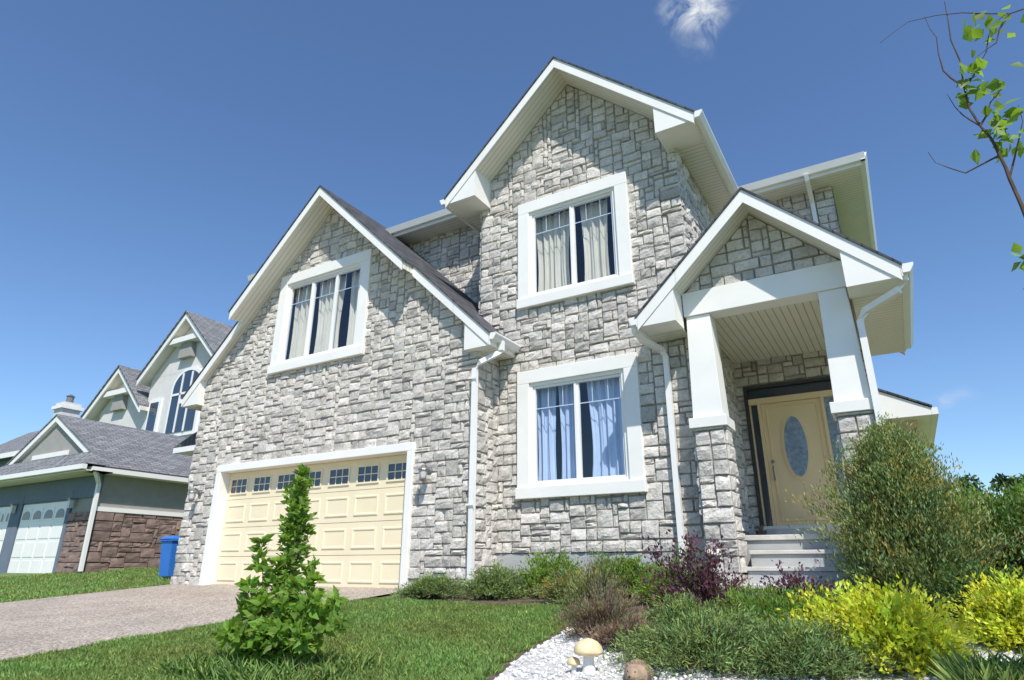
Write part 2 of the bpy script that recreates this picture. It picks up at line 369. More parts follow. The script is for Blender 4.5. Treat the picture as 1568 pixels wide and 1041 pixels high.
b=MB()
b.box(PC-1.07,PC+1.04,PY,PY+.3,3.42,3.788,'white')
b.box(-.40,-.12,PY+.302,3.15,3.42,3.74,'white')
b.box(TX1+.05,PC+1.03,PY+.303,3.14,PZ,PZ+.03,'soffitx')
b.obj('porch_beam',H,bevel=.006)
def column(cx,nm):
    b=MB(); y0=PY+.02; y1=y0+.36
    def fr(x0,x1,ya,yb,z0,X0,X1,Ya,Yb,z1,k):
        vs=[(x0,ya,z0),(x1,ya,z0),(x1,yb,z0),(x0,yb,z0),(X0,Ya,z1),(X1,Ya,z1),(X1,Yb,z1),(X0,Yb,z1)]
        b.add(vs,[[0,1,2,3],[4,5,6,7],[0,1,5,4],[1,2,6,5],[2,3,7,6],[3,0,4,7]],k)
    fr(cx-.20,cx+.20,y0-.02,y1+.02,1.935,cx-.165,cx+.165,y0+.01,y1-.01,3.418,'white')
    b.box(cx-.25,cx+.25,y0-.07,y1+.07,1.79,1.93,'white')
    b.box(cx-.185,cx+.185,y0,y1,-.45,1.787,'mortar')
    o=b.obj(nm,H,bevel=.006)
    for i,(O,u,n,w) in enumerate([((cx-.2,y0,0),(1,0,0),(0,-1,0),.4),((cx+.2,y0,0),(0,1,0),(1,0,0),.36),((cx-.2,y0,0),(0,1,0),(-1,0,0),.36)]):
        O=Vector(O)+Vector(n)*-.013 if i else Vector(O)-Vector(n)*.003
        stone_wall(nm+'_stone_%d'%i,O,u,n,[(0,-.45),(w,-.45),(w,1.785),(0,1.785)],[],H,20+i,U=.1,sizes=[(4,2),(2,2),(2,1),(4,1),(4,2)])
column(-2.03,'porch_column_left'); column(-.29,'porch_column_right')
b=MB()
b.box(-2.19,.05,1.0,3.15,-.4,.36,'found'); b.box(-2.19,.10,.97,3.149,.362,.43,'concrete')
b.box(-2.18,.0,2.75,3.148,.432,.60,'concrete')
for i,(z,y) in enumerate([(.23,.70),(.03,.40),(-.17,.10)]):
    b.box(-1.80,-.50,y,.965+.0*i,z-.05,z,'concrete'); b.box(-1.79,-.51,y+.03,.964,z-.6,z-.052,'found')
b.obj('porch_steps',H,bevel=.008)

# windows
def window(name,R,Y,panes,cur='curtain',gap=None):
    b=MB(); x0,x1,z0,z1=R; T=.225; pr=Y-.085
    I=(x0+T,x1-T,z0+T-.02,z1-T)
    b.box(x0,I[0],pr,Y+.1,z0+.18,I[3],'white'); b.box(I[1],x1,pr,Y+.1,z0+.18,I[3],'white')
    b.box(x0,x1,pr,Y+.1,I[3],z1,'white'); b.box(x0-.015,x1+.015,pr-.03,Y+.1,z0,z0+.178,'white')
    b.obj(name+'_trim',H,bevel=.008)
    b=MB(); f=.055
    z0i=z0+.18
    def fr(a,c,d,e,ya,yb,w,k='vinyl'):
        b.box(a,a+w,ya,yb,d,e,k); b.box(c-w,c,ya,yb,d,e,k); b.box(a+w,c-w,ya,yb,d,d+w,k); b.box(a+w,c-w,ya,yb,e-w,e,k)
    fr(I[0]-.002,I[1]+.002,z0i-.001,I[3]+.002,Y-.045,Y+.08,f)
    n=panes; W=(I[1]-I[0]-2*f)/n
    gl=MB()
    for i in range(n):
        a=I[0]+f+i*W; c=a+W
        o=.012*(i%2)
        fr(a+.001,c-.001,z0i+f,I[3]-f,Y-.02+o,Y+.035+o,.038)
        gl.add([(a+.03,Y+.01+o,z0i+f+.03),(c-.03,Y+.01+o,z0i+f+.03),(c-.03,Y+.01+o,I[3]-f-.03),(a+.03,Y+.01+o,I[3]-f-.03)],[[0,1,2,3]],'glass')
        hz=z0i+f+(I[3]-z0i-2*f)*.76
        b.box(a+.04,c-.04,Y+.018+o,Y+.024+o,hz,hz+.014,'vinyl')
        for q in (.33,.67): b.box(a+W*q-.006,a+W*q+.006,Y+.0185+o,Y+.0235+o,hz+.015,I[3]-f-.04,'vinyl')
    b.obj(name+'_frame',H); gl.obj(name+'_glass',H,recalc=False)
    b=MB(); D=1.6; a,c,d,e=I[0]-.3,I[1]+.3,z0i-.3,I[3]+.2; y=Y+.102; 
    b.add([(a,y,d),(c,y,d),(c,y+D,d),(a,y+D,d),(a,y,e),(c,y,e),(c,y+D,e),(a,y+D,e)],[[0,1,2,3],[4,5,6,7],[1,2,6,5],[3,0,4,7],[2,3,7,6]],'room')
    b.obj(name+'_room',H,recalc=False)
    b=MB(); rr=random.Random(name)
    for (g0,g1) in gap:
        n=90; vs=[];fs=[]; ph=rr.random()*6; w=g1-g0
        for j,zz in enumerate(np.linspace(z0i-.1,I[3]-.02,9)):
            for i in range(n+1):
                t=i/n; k=1-.16*math.sin(math.pi*(1-j/8)**1.3)
                xx=g0+w*(.5+(t-.5)*k)
                yy=Y+.20+.03*math.sin(ph+t*w*42+1.2*math.sin(t*w*9+ph))+.014*math.sin(t*w*83+1+j*.3)
                vs.append((xx,yy,zz))
        for j in range(8):
            for i in range(n): q=j*(n+1)+i; fs.append([q,q+1,q+n+2,q+n+1])
        b.add(vs,fs,cur)
    b.obj(name+'_curtains',H,smooth=True,recalc=False)
window('garage_window',GW,0,3,'curtain',[(-10.62,-10.05),(-9.88,-9.15),(-8.95,-8.55)])
window('upper_window',TWU,YT,2,'curtain',[(-4.97,-4.25),(-4.05,-3.50)])
window('lower_window',TWL,YT,2,'sheer',[(-4.97,-4.62),(-4.55,-4.2),(-4.05,-3.28)])

# garage door
b=MB()
yo=-.08
b.box(GD[0]-.14,GD[0],yo,.22,-.45,GD[3],'white'); b.box(GD[1],GD[1]+.13,yo,.22,-.45,GD[3],'white'); b.box(GD[0]-.14,GD[1]+.13,yo,.22,GD[3],GD[3]+.14,'white')
b.obj('garage_door_casing',H,bevel=.008)
b=MB(); zb,zt=-.335,GD[3]; rows=4; cols=7; rh=(zt-zb)/rows; cw=(GD[1]-GD[0])/cols; yd=.16
for r in range(rows):
    b.box(GD[0]+.003,GD[1]-.003,yd,yd+.05,zb+r*rh+.004,zb+(r+1)*rh-.004,'gdoor')
    for c in range(cols):
        x0=GD[0]+c*cw; z0=zb+r*rh
        if r<3:
            q=(x0+.07,x0+cw-.07,z0+.10,z0+rh-.10); h1=.016
            vs=[(q[0],yd-.001,q[2]),(q[1],yd-.001,q[2]),(q[1],yd-.001,q[3]),(q[0],yd-.001,q[3])]
            for w,hh in ((.012,h1),(.035,h1),(.05,.003)): vs+=[(q[0]+w,yd-hh,q[2]+w),(q[1]-w,yd-hh,q[2]+w),(q[1]-w,yd-hh,q[3]-w),(q[0]+w,yd-hh,q[3]-w)]
            fs=[]
            for l in range(3):
                for k in range(4): fs.append([l*4+k,l*4+(k+1)%4,(l+1)*4+(k+1)%4,(l+1)*4+k])
            fs.append([12,13,14,15]); b.add(vs,fs,'gdoor')
        else:
            a=(x0+.12,x0+cw-.12,z0+.13,z0+rh-.15)
            b.box(a[0],a[1],yd-.006,yd-.001,a[2],a[3],'darkglass')
            w=.03
            b.box(a[0]-w,a[0],yd-.02,yd-.001,a[2]-w,a[3]+w,'gdoor'); b.box(a[1],a[1]+w,yd-.02,yd-.001,a[2]-w,a[3]+w,'gdoor')
            b.box(a[0],a[1],yd-.02,yd-.001,a[2]-w,a[2],'gdoor'); b.box(a[0],a[1],yd-.02,yd-.001,a[3],a[3]+w,'gdoor')
            for q in (1/3,2/3):
                xx=a[0]+(a[1]-a[0])*q; b.box(xx-.008,xx+.008,yd-.014,yd-.0065,a[2],a[3],'gdoor')
            zz=(a[2]+a[3])/2; b.box(a[0],a[1],yd-.0135,yd-.007,zz-.008,zz+.008,'gdoor')
b.box(GD[0],GD[1],yd+.06,yd+.08,zb-.1,zt,'dark')
b.box(GD[0],GD[1],yd-.01,yd+.055,zb-.02,zb+.003,'rubber')
b.obj('garage_door',H)

# front door
b=MB(); Y=3.15
b.box(-2.05,-1.99,Y-.06,Y+.1,.6,3.03,'darkframe'); b.box(-.60,-.54,Y-.06,Y+.1,.6,3.03,'darkframe'); b.box(-1.99,-.6,Y-.06,Y+.1,2.98,3.03,'darkframe')
b.box(-1.99,-.60,Y+.03,Y+.04,2.80,2.98,'darkglass')
b.box(-1.99,-.60,Y-.05,Y+.1,2.70,2.80,'door')
b.box(-1.99,-1.965,Y-.02,Y+.06,.66,2.7,'door'); b.box(-1.965,-1.85,Y+.03,Y+.04,.66,2.7,'darkglass'); b.box(-1.85,-1.80,Y-.05,Y+.06,.66,2.7,'door')
b.box(-.85,-.80,Y-.05,Y+.06,.66,2.7,'door'); b.box(-.80,-.65,Y+.03,Y+.04,.66,2.7,'ovalglass'); b.box(-.65,-.6,Y-.02,Y+.06,.66,2.7,'door')
b.box(-2.0,-.59,Y-.10,Y+.1,.605,.66,'white')
b.box(-1.798,-.852,Y-.005,Y+.04,.665,2.695,'door')
b.box(-2.0,-.59,Y+.11,Y+.12,.6,3.03,'dark')
b.obj('door_frame',H,bevel=.003)
b=MB(); cz,cxx=1.93,-1.325
for rx,rz,k,y0,y1 in ((.215,.56,'door',Y-.03,Y-.006),(.17,.50,'ovalglass',Y-.04,Y-.031)):
    n=48; ring=[(cxx+rx*math.cos(2*math.pi*i/n),cz+rz*math.sin(2*math.pi*i/n)) for i in range(n)]
    b.prism(ring,'Y',y0,y1,k)
for i in range(-2,3):
    b.tube([(cxx+i*.055,Y-.044,cz-.49*math.sqrt(max(0,1-(i*.055/.17)**2))),(cxx+i*.03,Y-.044,cz),(cxx+i*.055,Y-.044,cz+.49*math.sqrt(max(0,1-(i*.055/.17)**2)))],.003,'metal',4)
for x0,x1,z0,z1 in ((-1.70,-1.36,.80,1.16),(-1.29,-.95,.80,1.16)):
    for w,h in ((0,.012),(.05,.02)): b.box(x0+w,x1-w,Y-.006-h,Y-.0055,z0+w,z1-w,'door')
for (p,q) in (((-1.70,2.62),(-.95,2.62)),((-1.72,.74),(-1.72,2.62)),((-.93,.74),(-.93,2.62)),((-1.70,.74),(-.95,.74))):
    b.tube([(p[0],Y-.008,p[1]),(q[0],Y-.008,q[1])],.012,'door',6)
b.tube([(-1.72,Y-.02,1.62),(-1.72,Y-.07,1.60),(-1.72,Y-.07,1.42),(-1.72,Y-.02,1.40)],.014,'metal',8); b.lathe([(.03,0),(.03,.02),(.015,.03)],(-1.72,Y-.04,1.7),'metal',12,axis='Y')
b.obj('front_door',H)
b=MB()
b.lathe([(.06,0),(.085,.12),(.09,.14),(.08,.14),(.07,.12),(.0,.12)],(-1.95,2.55,.43),'bark',16)
for k in range(14):
    a=k*2.4; b.tube([(-1.95,2.55,.54),(-1.95+.05*math.cos(a),2.55+.05*math.sin(a),.63),(-1.95+.1*math.cos(a),2.55+.1*math.sin(a),.66)],[.005,.008,.001],'hedge',4)
b.obj('flower_pot')

# sconces
for i,(x,z) in enumerate([(-12.55,1.48),(-6.50,1.50)]):
    b=MB(); y=-.04
    b.lathe([(.06,0),(.06,-.02),(.03,-.035)],(x,y,z),'metal',14,axis='Y')
    b.tube([(x,y-.02,z),(x,y-.09,z+.06),(x,y-.15,z+.08),(x,y-.17,z+.05)],.014,'metal',8)
    c=(x,y-.17,z-.14)
    b.lathe([(.02,-.03),(.052,0),(.06,.02),(.075,.13)],c,'lampglass',12)
    b.lathe([(.095,.13),(.085,.15),(.035,.2),(.012,.22)],c,'metal',12); b.lathe([(.03,-.05),(.058,-.02),(.06,.0)],c,'metal',12)
    for j in range(4):
        t=j*math.pi/2; b.tube([(c[0]+.06*math.cos(t),c[1]+.06*math.sin(t),c[2]),(c[0]+.078*math.cos(t),c[1]+.078*math.sin(t),c[2]+.13)],.005,'metal',4)
    b.obj('wall_sconce_%d'%i,H,smooth=False)
b=MB()
r=.055
b.tube([(-5.2,.06,3.58),(-5.2,.06,3.38),(-5.25,.02,3.32),(-5.50,-.10,3.18),(-5.60,-.11,3.08),(-5.60,-.11,-.18),(-5.58,-.22,-.28)],r,'vinyl',4)
b.tube([(-2.85,-.08,3.34),(-2.85,-.08,3.22),(-2.80,.10,3.12),(-2.66,.48,3.07),(-2.62,.55,2.98),(-2.62,.55,-.2),(-2.62,.4,-.3)],r,'vinyl',4)
b.tube([(.50,-.08,3.34),(.50,-.08,3.22),(.42,-.04,3.12),(.04,.19,3.02),(-.04,.2,2.9),(-.04,.2,-.2)],r,'vinyl',4)
b.tube([(-.47,3.58,7.2),(-.47,3.62,7.1),(-.47,4.08,6.85),(-.47,4.1,6.75),(-.47,4.1,4.0)],r,'vinyl',4)
for z in (2.9,.9): b.box(-5.68,-5.52,-.175,-.165,z,z+.03,'vinyl')
b.obj('downspouts',H)

# ================================================================== NEIGHBOURS
def neighbour_bungalow():
    E=empty('brick_bungalow'); b=MB()
    x1=-21.0; x0=-28.0; y0=2.2; y1=13; zb=-.3; ye=1.40
    b.box(x0,x1,y0+.01,y1,zb,2.85,'stuccod')
    b.box(x1-.02,x1+.06,y0-.03,y1,1.62,1.75,'white')
    c=-24.5; P=5.0; s=.53
    for sg in (-1,1):
        b.prism([(c,P),(c+sg*3.95,P-s*3.95),(c+sg*3.95,P-s*3.95-.05),(c,P-.05)],'Y',1.95,y1+.4,'shingleN')
        b.prism([(c,P-.052),(c+sg*2.95,P-s*2.95-.052),(c+sg*2.95,P-s*2.95-.26),(c,P-.26)],'Y',1.98,2.3,'white')
        b.box(min(c+sg*3.5,c+sg*3.96),max(c+sg*3.5,c+sg*3.96),ye+.2,y1+.3,2.72,2.86,'vinyl')
    b.prism([(c-2.9,3.45),(c+2.9,3.45),(c,P-.2)],'Y',2.1,2.2,'stuccod')
    b.add([(c-2.95,1.97,3.46),(c+2.95,1.97,3.46),(c+3.97,ye,2.92),(c-3.97,ye,2.92)],[[0,1,2,3]],'shingleN')
    b.add([(c+2.95,1.97,3.46),(c+3.97,ye,2.92),(c+3.97,1.97,2.92)],[[0,1,2]],'shingleN')
    b.add([(c-2.95,1.97,3.46),(c-3.97,ye,2.92),(c-3.97,1.97,2.92)],[[0,1,2]],'shingleN')
    b.box(c-3.97,c+3.97,ye-.1,ye+.03,2.76,2.90,'vinyl'); b.box(c-3.96,c+3.96,ye+.035,2.2,2.72,2.75,'soffit')
    b.box(c-1.2,c+1.2,2.04,2.09,3.5,3.66,'white')
    for (a,d) in ((-25.7,-22.7),(-28.0,-26.5)):
        b.box(a,d,y0-.02,y0,zb,2.0,'vinyl')
        for r_ in range(4):
            for q in range(4):
                w=(d-a)/4
                b.box(a+q*w+.06,a+(q+1)*w-.06,y0-.034,y0-.021,zb+r_*.56+.06,zb+r_*.56+.50,'vinyl')
        for q in range(4):
            w=(d-a)/4; xa=a+q*w+.12; xb=a+(q+1)*w-.12
            n=8; arc=[(xa,1.5),(xb,1.5)]+[((xa+xb)/2+(xb-xa)/2*math.cos(math.pi*i/n),1.62+.16*math.sin(math.pi*i/n)) for i in range(n+1)]
            b.prism(arc,'Y',y0-.041,y0-.035,'darkglass')
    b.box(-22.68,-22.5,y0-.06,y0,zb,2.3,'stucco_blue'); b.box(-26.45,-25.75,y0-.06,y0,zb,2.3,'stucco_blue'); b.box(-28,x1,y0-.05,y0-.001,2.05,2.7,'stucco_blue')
    b.tube([(-20.65,1.75,2.75),(-20.7,1.85,2.6),(-20.9,2.05,2.4),(-20.92,2.08,-.1)],.07,'vinyl',4)
    b.box(-26.3,-25.7,2.6,3.2,3.9,5.75,'stuccog'); b.box(-26.38,-25.62,2.52,3.28,5.5,5.62,'white'); b.lathe([(.12,0),(.12,.25),(.16,.27),(.02,.35)],(-26,2.9,5.76),'metal',10)
    b.obj('bungalow_body',E)
    sz=[(3,1),(4,1),(3,2),(2,1),(5,2),(4,2)]
    stone_wall('brown_stone_side',(x1+.002,0,0),(0,1,0),(1,0,0),[(y0-.05,zb),(y1,zb),(y1,1.62),(y0-.05,1.62)],[],E,31,mk='brownstone',U=.15,sizes=sz,back='dark',dep=.05)
    stone_wall('brown_stone_front',(0,y0-.02,0),(1,0,0),(0,-1,0),[(-22.5,zb),(x1+.05,zb),(x1+.05,1.62),(-22.5,1.62)],[],E,32,mk='brownstone',U=.15,sizes=sz,back='dark',dep=.05)
    b=MB()
    for sx in (-22.3,-26.1):
        b.box(sx-.06,sx+.06,y0-.22,y0-.1,1.75,2.0,'lampglass'); b.box(sx-.09,sx+.09,y0-.25,y0-.07,2.0,2.05,'metal')
    b.obj('lanterns',E)
neighbour_bungalow()

def gprism(b,c,p,s,half,y0,y1,white='white',sh='shingleN'):
    for sg in (-1,1):
        b.prism([(c,p),(c+sg*half,p-s*half),(c+sg*half,p-s*half-.08),(c,p-.08)],'Y',y0-.08,y1,sh)
        b.prism([(c,p-.082),(c+sg*half,p-s*half-.082),(c+sg*half,p-s*half-.45),(c,p-.45)],'Y',y0,y0+.08,white)
        b.prism([(c,p-.082),(c+sg*half,p-s*half-.082),(c+sg*half,p-s*half-.3),(c,p-.3)],'Y',y0+.082,y1,'soffit')
def stucco_house():
    E=empty('stucco_house'); b=MB(); Y=10
    b.box(-35.0,-29.2,Y+.6,Y+12,-.2,10.0,'stuccog'); b.prism([(-35.0,9.99),(-29.2,9.99),(-31.8,12.9)],'Y',Y+.6,Y+1,'stuccog')
    gprism(b,-31.8,13.3,.93,3.6,Y,Y+12)
    gprism(b,-37.6,11.1,.9,3.0,Y,Y+10)
    b.box(-39.8,-35.0,Y+.6,Y+10,-.2,8.6,'stuccog'); b.prism([(-39.8,8.59),(-35.3,8.59),(-37.6,10.6)],'Y',Y+.6,Y+1,'stuccog')
    for c,p in ((-31.8,13.3),(-37.6,11.1)):
        b.prism([(c-1.3,p-1.75),(c+1.3,p-1.75),(c+1.0,p-1.45),(c-1.0,p-1.45)],'Y',Y+.1,Y+.55,'white')
        b.prism([(c-.6,p-2.6),(c+.6,p-2.6),(c+.45,p-1.76),(c-.45,p-1.76)],'Y',Y+.3,Y+.6,'stuccod')
    b.prism([(-29.2,11.3),(-24,11.3),(-24,10.0),(-29.2,10.0)],'Y',Y+4,Y+10,'stuccog')
    def arch(cx,w,z0,z1,k,y0,y1,grow=0):
        n=16; w+=grow; 
        pts=[(cx-w,z0-grow),(cx+w,z0-grow)]+[(cx+w*math.cos(math.pi*i/n),z1+w*.8*math.sin(math.pi*i/n)) for i in range(n+1)]
        b.prism(pts,'Y',y0,y1,k)
    arch(-31.3,1.15,6.6,9.0,'vinyl',Y+.48,Y+.6,.22); arch(-31.3,1.15,6.6,9.0,'darkglass',Y+.44,Y+.479)
    for dx in (-.4,.4): b.box(-31.3+dx-.05,-31.3+dx+.05,Y+.40,Y+.439,6.6,9.8,'vinyl')
    b.box(-32.45,-30.15,Y+.40,Y+.438,8.6,8.72,'vinyl')
    b.box(-34.6,-33.5,Y+.5,Y+.6,6.5,8.7,'vinyl'); b.box(-34.4,-33.7,Y+.46,Y+.499,6.7,8.5,'darkglass')
    b.obj('stucco_house_body',E)
    E2=empty('grey_roof_house'); b=MB()
    b.box(-54,-43.5,9.5,16,-.2,6.6,'stucco_blue')
    b.prism([(9.0,6.5),(13,9.4),(17,6.5)],'X',-54.5,-43,'shingleN'); b.box(-54.5,-43,8.9,9.0,6.3,6.6,'white')
    b.obj('grey_roof_house_body',E2)
stucco_house()

# ================================================================== GROUND
def sheet(name,xs,ys,matk,dz=0):
    vs=[(x,y,zg(y)+dz) for y in ys for x in xs]; nx=len(xs)
    fs=[[j*nx+i,j*nx+i+1,(j+1)*nx+i+1,(j+1)*nx+i] for j in range(len(ys)-1) for i in range(nx-1)]
    b=MB(); b.add(vs,fs,matk); return b.obj(name,None,recalc=False)
M['lawn']=mat('lawn_soil_green',(.12,.17,.05),.95,.35,3,.8,60)
ys=[-400,-100,-40,-20,-14,-10,-7,-5,-3,-1,0,2,4,10,20,60,150,500]
sheet('ground',[-500,-150,-60,-30,-20,-14,-7,0,7,14,30,60,150,500],ys,'lawn')
m=mat('driveway_aggregate',(.46,.385,.32),.9,.14,1.2,.5,150); M['drive']=m
nt=m.node_tree; N=nt.nodes; L=nt.links; bs=N['Principled BSDF']
vo=N.new('ShaderNodeTexVoronoi'); vo.inputs['Scale'].default_value=55; tc=[n for n in N if n.type=='TEX_COORD'][0]; L.new(tc.outputs['Object'],vo.inputs['Vector'])
sp=N.new('ShaderNodeSeparateColor'); L.new(vo.outputs['Color'],sp.inputs[0])
mr=N.new('ShaderNodeMapRange'); mr.inputs['To Min'].default_value=.42; mr.inputs['To Max'].default_value=1.3; L.new(sp.outputs[0],mr.inputs['Value'])
mx=N.new('ShaderNodeMix'); mx.data_type='RGBA'; mx.blend_type='MULTIPLY'; mx.inputs['Factor'].default_value=1
L.new(bs.inputs['Base Color'].links[0].from_socket,mx.inputs['A']); L.new(mr.outputs[0],mx.inputs['B']); L.new(mx.outputs['Result'],bs.inputs['Base Color'])
sheet('driveway',[-13.0,-11,-9,-6.75],[-14,-10,-6,-3,0,.16],'drive',.03)
M['asphalt']=mat('asphalt',(.06,.06,.062),.9,.15,3,.5,120)
sheet('street',[-200,0,200],[-26,-18],'asphalt',.01)
b=MB(); b.box(-200,200,-17.99,-17.8,-1.5,zg(-18)+.13,'concrete'); b.obj('kerb')
def polysheet(name,pts,k,dz):
    b=MB(); b.add([(x,y,zg(y)+dz) for x,y in pts],[list(range(len(pts)))],k); o=b.obj(name,None,recalc=False); return o
polysheet('garden_bed',[(-6.6,.3),(-6.55,-.6),(-6.1,-1.1),(-4.8,-1.2),(-3.5,-1.1),(-3.05,-1.7),(-2.9,-2.5),(-2.72,-3.7),(-2.3,-5.2),(3.5,-5.2),(3.5,3.5),(-1.0,3.5),(-2,.62),(-5.6,.62)],'mulch',.006)
M['gravelbase']=mat('gravel_base',(.64,.62,.59),.95,.25,30,1,60)
gravpoly=[(-2.98,-2.0),(-2.82,-2.7),(-2.66,-3.7),(-2.25,-5.1),(2.5,-5.1),(2.5,-1.9),(-1.0,-2.1)]
polysheet('gravel_sheet',gravpoly,'gravelbase',.012)

def inpoly(x,y,poly):
    r=False; j=len(poly)-1
    for i in range(len(poly)):
        if (poly[i][1]>y)!=(poly[j][1]>y) and x<(poly[j][0]-poly[i][0])*(y-poly[i][1])/(poly[j][1]-poly[i][1])+poly[i][0]: r=not r
        j=i
    return r
bmi=bmesh.new(); bmesh.ops.create_icosphere(bmi,subdivisions=1,radius=1); iv=np.array([v.co[:] for v in bmi.verts]); ifc=[[v.index for v in f.verts] for f in bmi.faces]; bmi.free()
b=MB(); cnt=0
while cnt<6000:
    x=random.uniform(-3,1.5); y=random.uniform(-5.1,-1.9)
    if not inpoly(x,y,gravpoly): continue
    if x>-1.2 and random.random()<.5: continue
    s=random.uniform(.008,.02)
    if random.random()<.01: s*=2.2
    R=np.array(Matrix.Rotation(random.uniform(0,6.3),3,'Z')@Matrix.Rotation(random.uniform(-.5,.5),3,'X'))
    v=(iv*RNG.uniform(.75,1.2,(len(iv),1))*np.array([1,.8,.6])*s)@R.T+np.array([x,y,zg(y)+.012+s*.4])
    b.add(v.tolist(),ifc,'rock',random.uniform(.7,1.2)); cnt+=1
b.obj('white_gravel',None,recalc=False)
for (x,y,s) in ((-1.42,-4.35,.06),(.35,-3.9,.13),(.75,-3.6,.16),(-2.35,-4.55,.05)):
    bm=bmesh.new(); bmesh.ops.create_icosphere(bm,subdivisions=3,radius=s)
    ph=random.random()*9
    for v in bm.verts:
        n=v.co.normalized(); k=1+.18*math.sin(3*n.x+ph)+.14*math.sin(5*n.y+ph*2)+.08*math.sin(9*n.z+ph); v.co=Vector((v.co.x*k*1.2,v.co.y*k,v.co.z*k*.7))
    me=bpy.data.meshes.new('garden_rock'); bm.to_mesh(me); bm.free(); me.materials.append(M['rock']); at=me.attributes.new('shade','FLOAT','FACE'); at.data.foreach_set('value',[.95]*len(me.polygons))
    o=bpy.data.objects.new('garden_rock',me); o.location=(x,y,zg(y)+s*.35); COL.objects.link(o)

# ================================================================== FOLIAGE
def leaf_object(name,C,D,LEN,ASP,SH,matk,fold=.25,parent=None,droop=.0):
    C=np.asarray(C);D=np.asarray(D);n=len(C)
    D=D/np.linalg.norm(D,axis=1,keepdims=True)
    R=RNG.normal(size=(n,3)); A=np.cross(D,R); A/=np.linalg.norm(A,axis=1,keepdims=True); B=np.cross(D,A)
    LEN=np.broadcast_to(LEN,(n,))[:,None]; W=LEN*ASP
    v0=C; v1=C+D*LEN*.45+A*W*.5+B*W*fold; v2=C+D*LEN-np.array([0,0,1])*LEN*droop; v3=C+D*LEN*.45-A*W*.5+B*W*fold
    V=np.stack([v0,v1,v2,v3],1).reshape(-1,3)
    me=bpy.data.meshes.new(name); me.vertices.add(4*n); me.vertices.foreach_set('co',V.ravel().astype(np.float32))
    base=np.arange(n)[:,None]*4; tri=np.concatenate([base+np.array([[0,1,2]]),base+np.array([[0,2,3]])],1).reshape(-1)
    me.loops.add(6*n); me.loops.foreach_set('vertex_index',tri.astype(np.int32))
    me.polygons.add(2*n); me.polygons.foreach_set('loop_start',np.arange(0,6*n,3,dtype=np.int32)); me.polygons.foreach_set('loop_total',np.full(2*n,3,dtype=np.int32))
    me.update(calc_edges=True); me.materials.append(M[matk])
    at=me.attributes.new('shade','FLOAT_COLOR','FACE')
    SH=np.asarray(SH); 
    if SH.ndim==1: SH=np.stack([SH,SH,SH],1)
    c=np.concatenate([SH,np.ones((n,1))],1); c=np.repeat(c,2,axis=0)
    at.data.foreach_set('color',c.ravel().astype(np.float32))
    o=bpy.data.objects.new(name,me); COL.objects.link(o)
    if parent: o.parent=parent
    return o
def unit(n): 
    v=RNG.normal(size=(n,3)); return v/np.linalg.norm(v,axis=1,keepdims=True)

def bush(name,x,y,rx,ry,h,ntw,lpt,leaf,asp,matk,z0=None,start=.35,spread=.05,up=.3,ragged=.25,shape='ball',align=.5,stems=True,huevar=.12,shell=.55,twmat='twig',E=None,base=None,tipcol=None):
    E=E or empty(name); z0=zg(y) if z0 is None else z0
    t=unit(ntw); t[:,2]=np.abs(t[:,2]) if shape!='ball' else t[:,2]
    rad=RNG.uniform(shell,1,ntw)
    K=9; lump=unit(K); la=RNG.uniform(-ragged,ragged,K)
    g=np.clip(t@lump.T,0,1)**6@la; rad=rad*(1+g)
    if shape=='ball': c=np.array([x,y,z0+h*.52]); T=c+t*rad[:,None]*np.array([rx,ry,h*.5])
    elif shape=='dome': c=np.array([x,y,z0+.02]); T=c+t*rad[:,None]*np.array([rx,ry,h])
    elif shape=='egg':
        u=RNG.uniform(0,1,ntw); a=RNG.uniform(0,2*np.pi,ntw); rr=np.sin(np.pi*np.clip(.14+.86*u,0,1)**.9)**.6
        rr=rr*rad*(1+.22*np.sin(a*3+u*7)+.15*np.sin(a*7-u*13)); T=np.stack([x+rx*rr*np.cos(a),y+ry*rr*np.sin(a),z0+.05+u*h*(.92+.16*RNG.random(ntw))],1)
    B0=np.array([x,y,z0+.03])+RNG.normal(size=(ntw,3))*np.array([rx*.12,ry*.12,0])
    if shape in('ball',): B0[:,2]=z0+.02
    if shape=='egg': B0[:,2]=np.maximum(z0+.05,T[:,2]-.22*h-rx*.35)
    if base is not None: B0[:]=np.array(base)
    n=ntw*lpt; idx=np.repeat(np.arange(ntw),lpt); s=RNG.uniform(start,1.02,n)
    bend=np.zeros((n,3)); bend[:,2]=np.sin(s*np.pi)*np.linalg.norm((T-B0)[idx],axis=1)*.10
    P=B0[idx]+(T-B0)[idx]*s[:,None]+bend+RNG.normal(size=(n,3))*spread
    P[:,2]=np.maximum(P[:,2],zg(y)+.01)
    d=(T-B0)[idx]; d/=np.linalg.norm(d,axis=1,keepdims=True)
    D=d*align+unit(n)*(1-align)*1.2; D[:,2]+=up
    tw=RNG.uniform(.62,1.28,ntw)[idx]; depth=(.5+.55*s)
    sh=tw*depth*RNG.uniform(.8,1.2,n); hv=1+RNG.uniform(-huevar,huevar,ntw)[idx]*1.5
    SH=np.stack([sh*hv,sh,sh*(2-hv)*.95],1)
    if tipcol is not None:
        k=(RNG.random(ntw)<.3)[idx]&(s>.7); SH[k]*=np.array(tipcol)
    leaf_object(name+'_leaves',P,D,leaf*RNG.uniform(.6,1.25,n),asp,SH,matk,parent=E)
    if stems:
        b=MB()
        for i in range(0,ntw,max(1,ntw//160)):
            p0=Vector(B0[i]); p1=Vector(T[i]); m_=(p0+p1)/2+Vector((0,0,(p1-p0).length*.1)); b.tube([p0,m_,p1],[.006+.004*h,.004,.0015],twmat,3,cap=False)
        b.obj(name+'_stems',E,recalc=False)
    return E
M['leaf_bright']=leafmat('leaf_bright',(.22,.35,.07),.45)
M['leaf_mid']=leafmat('leaf_mid',(.13,.21,.055),.35)
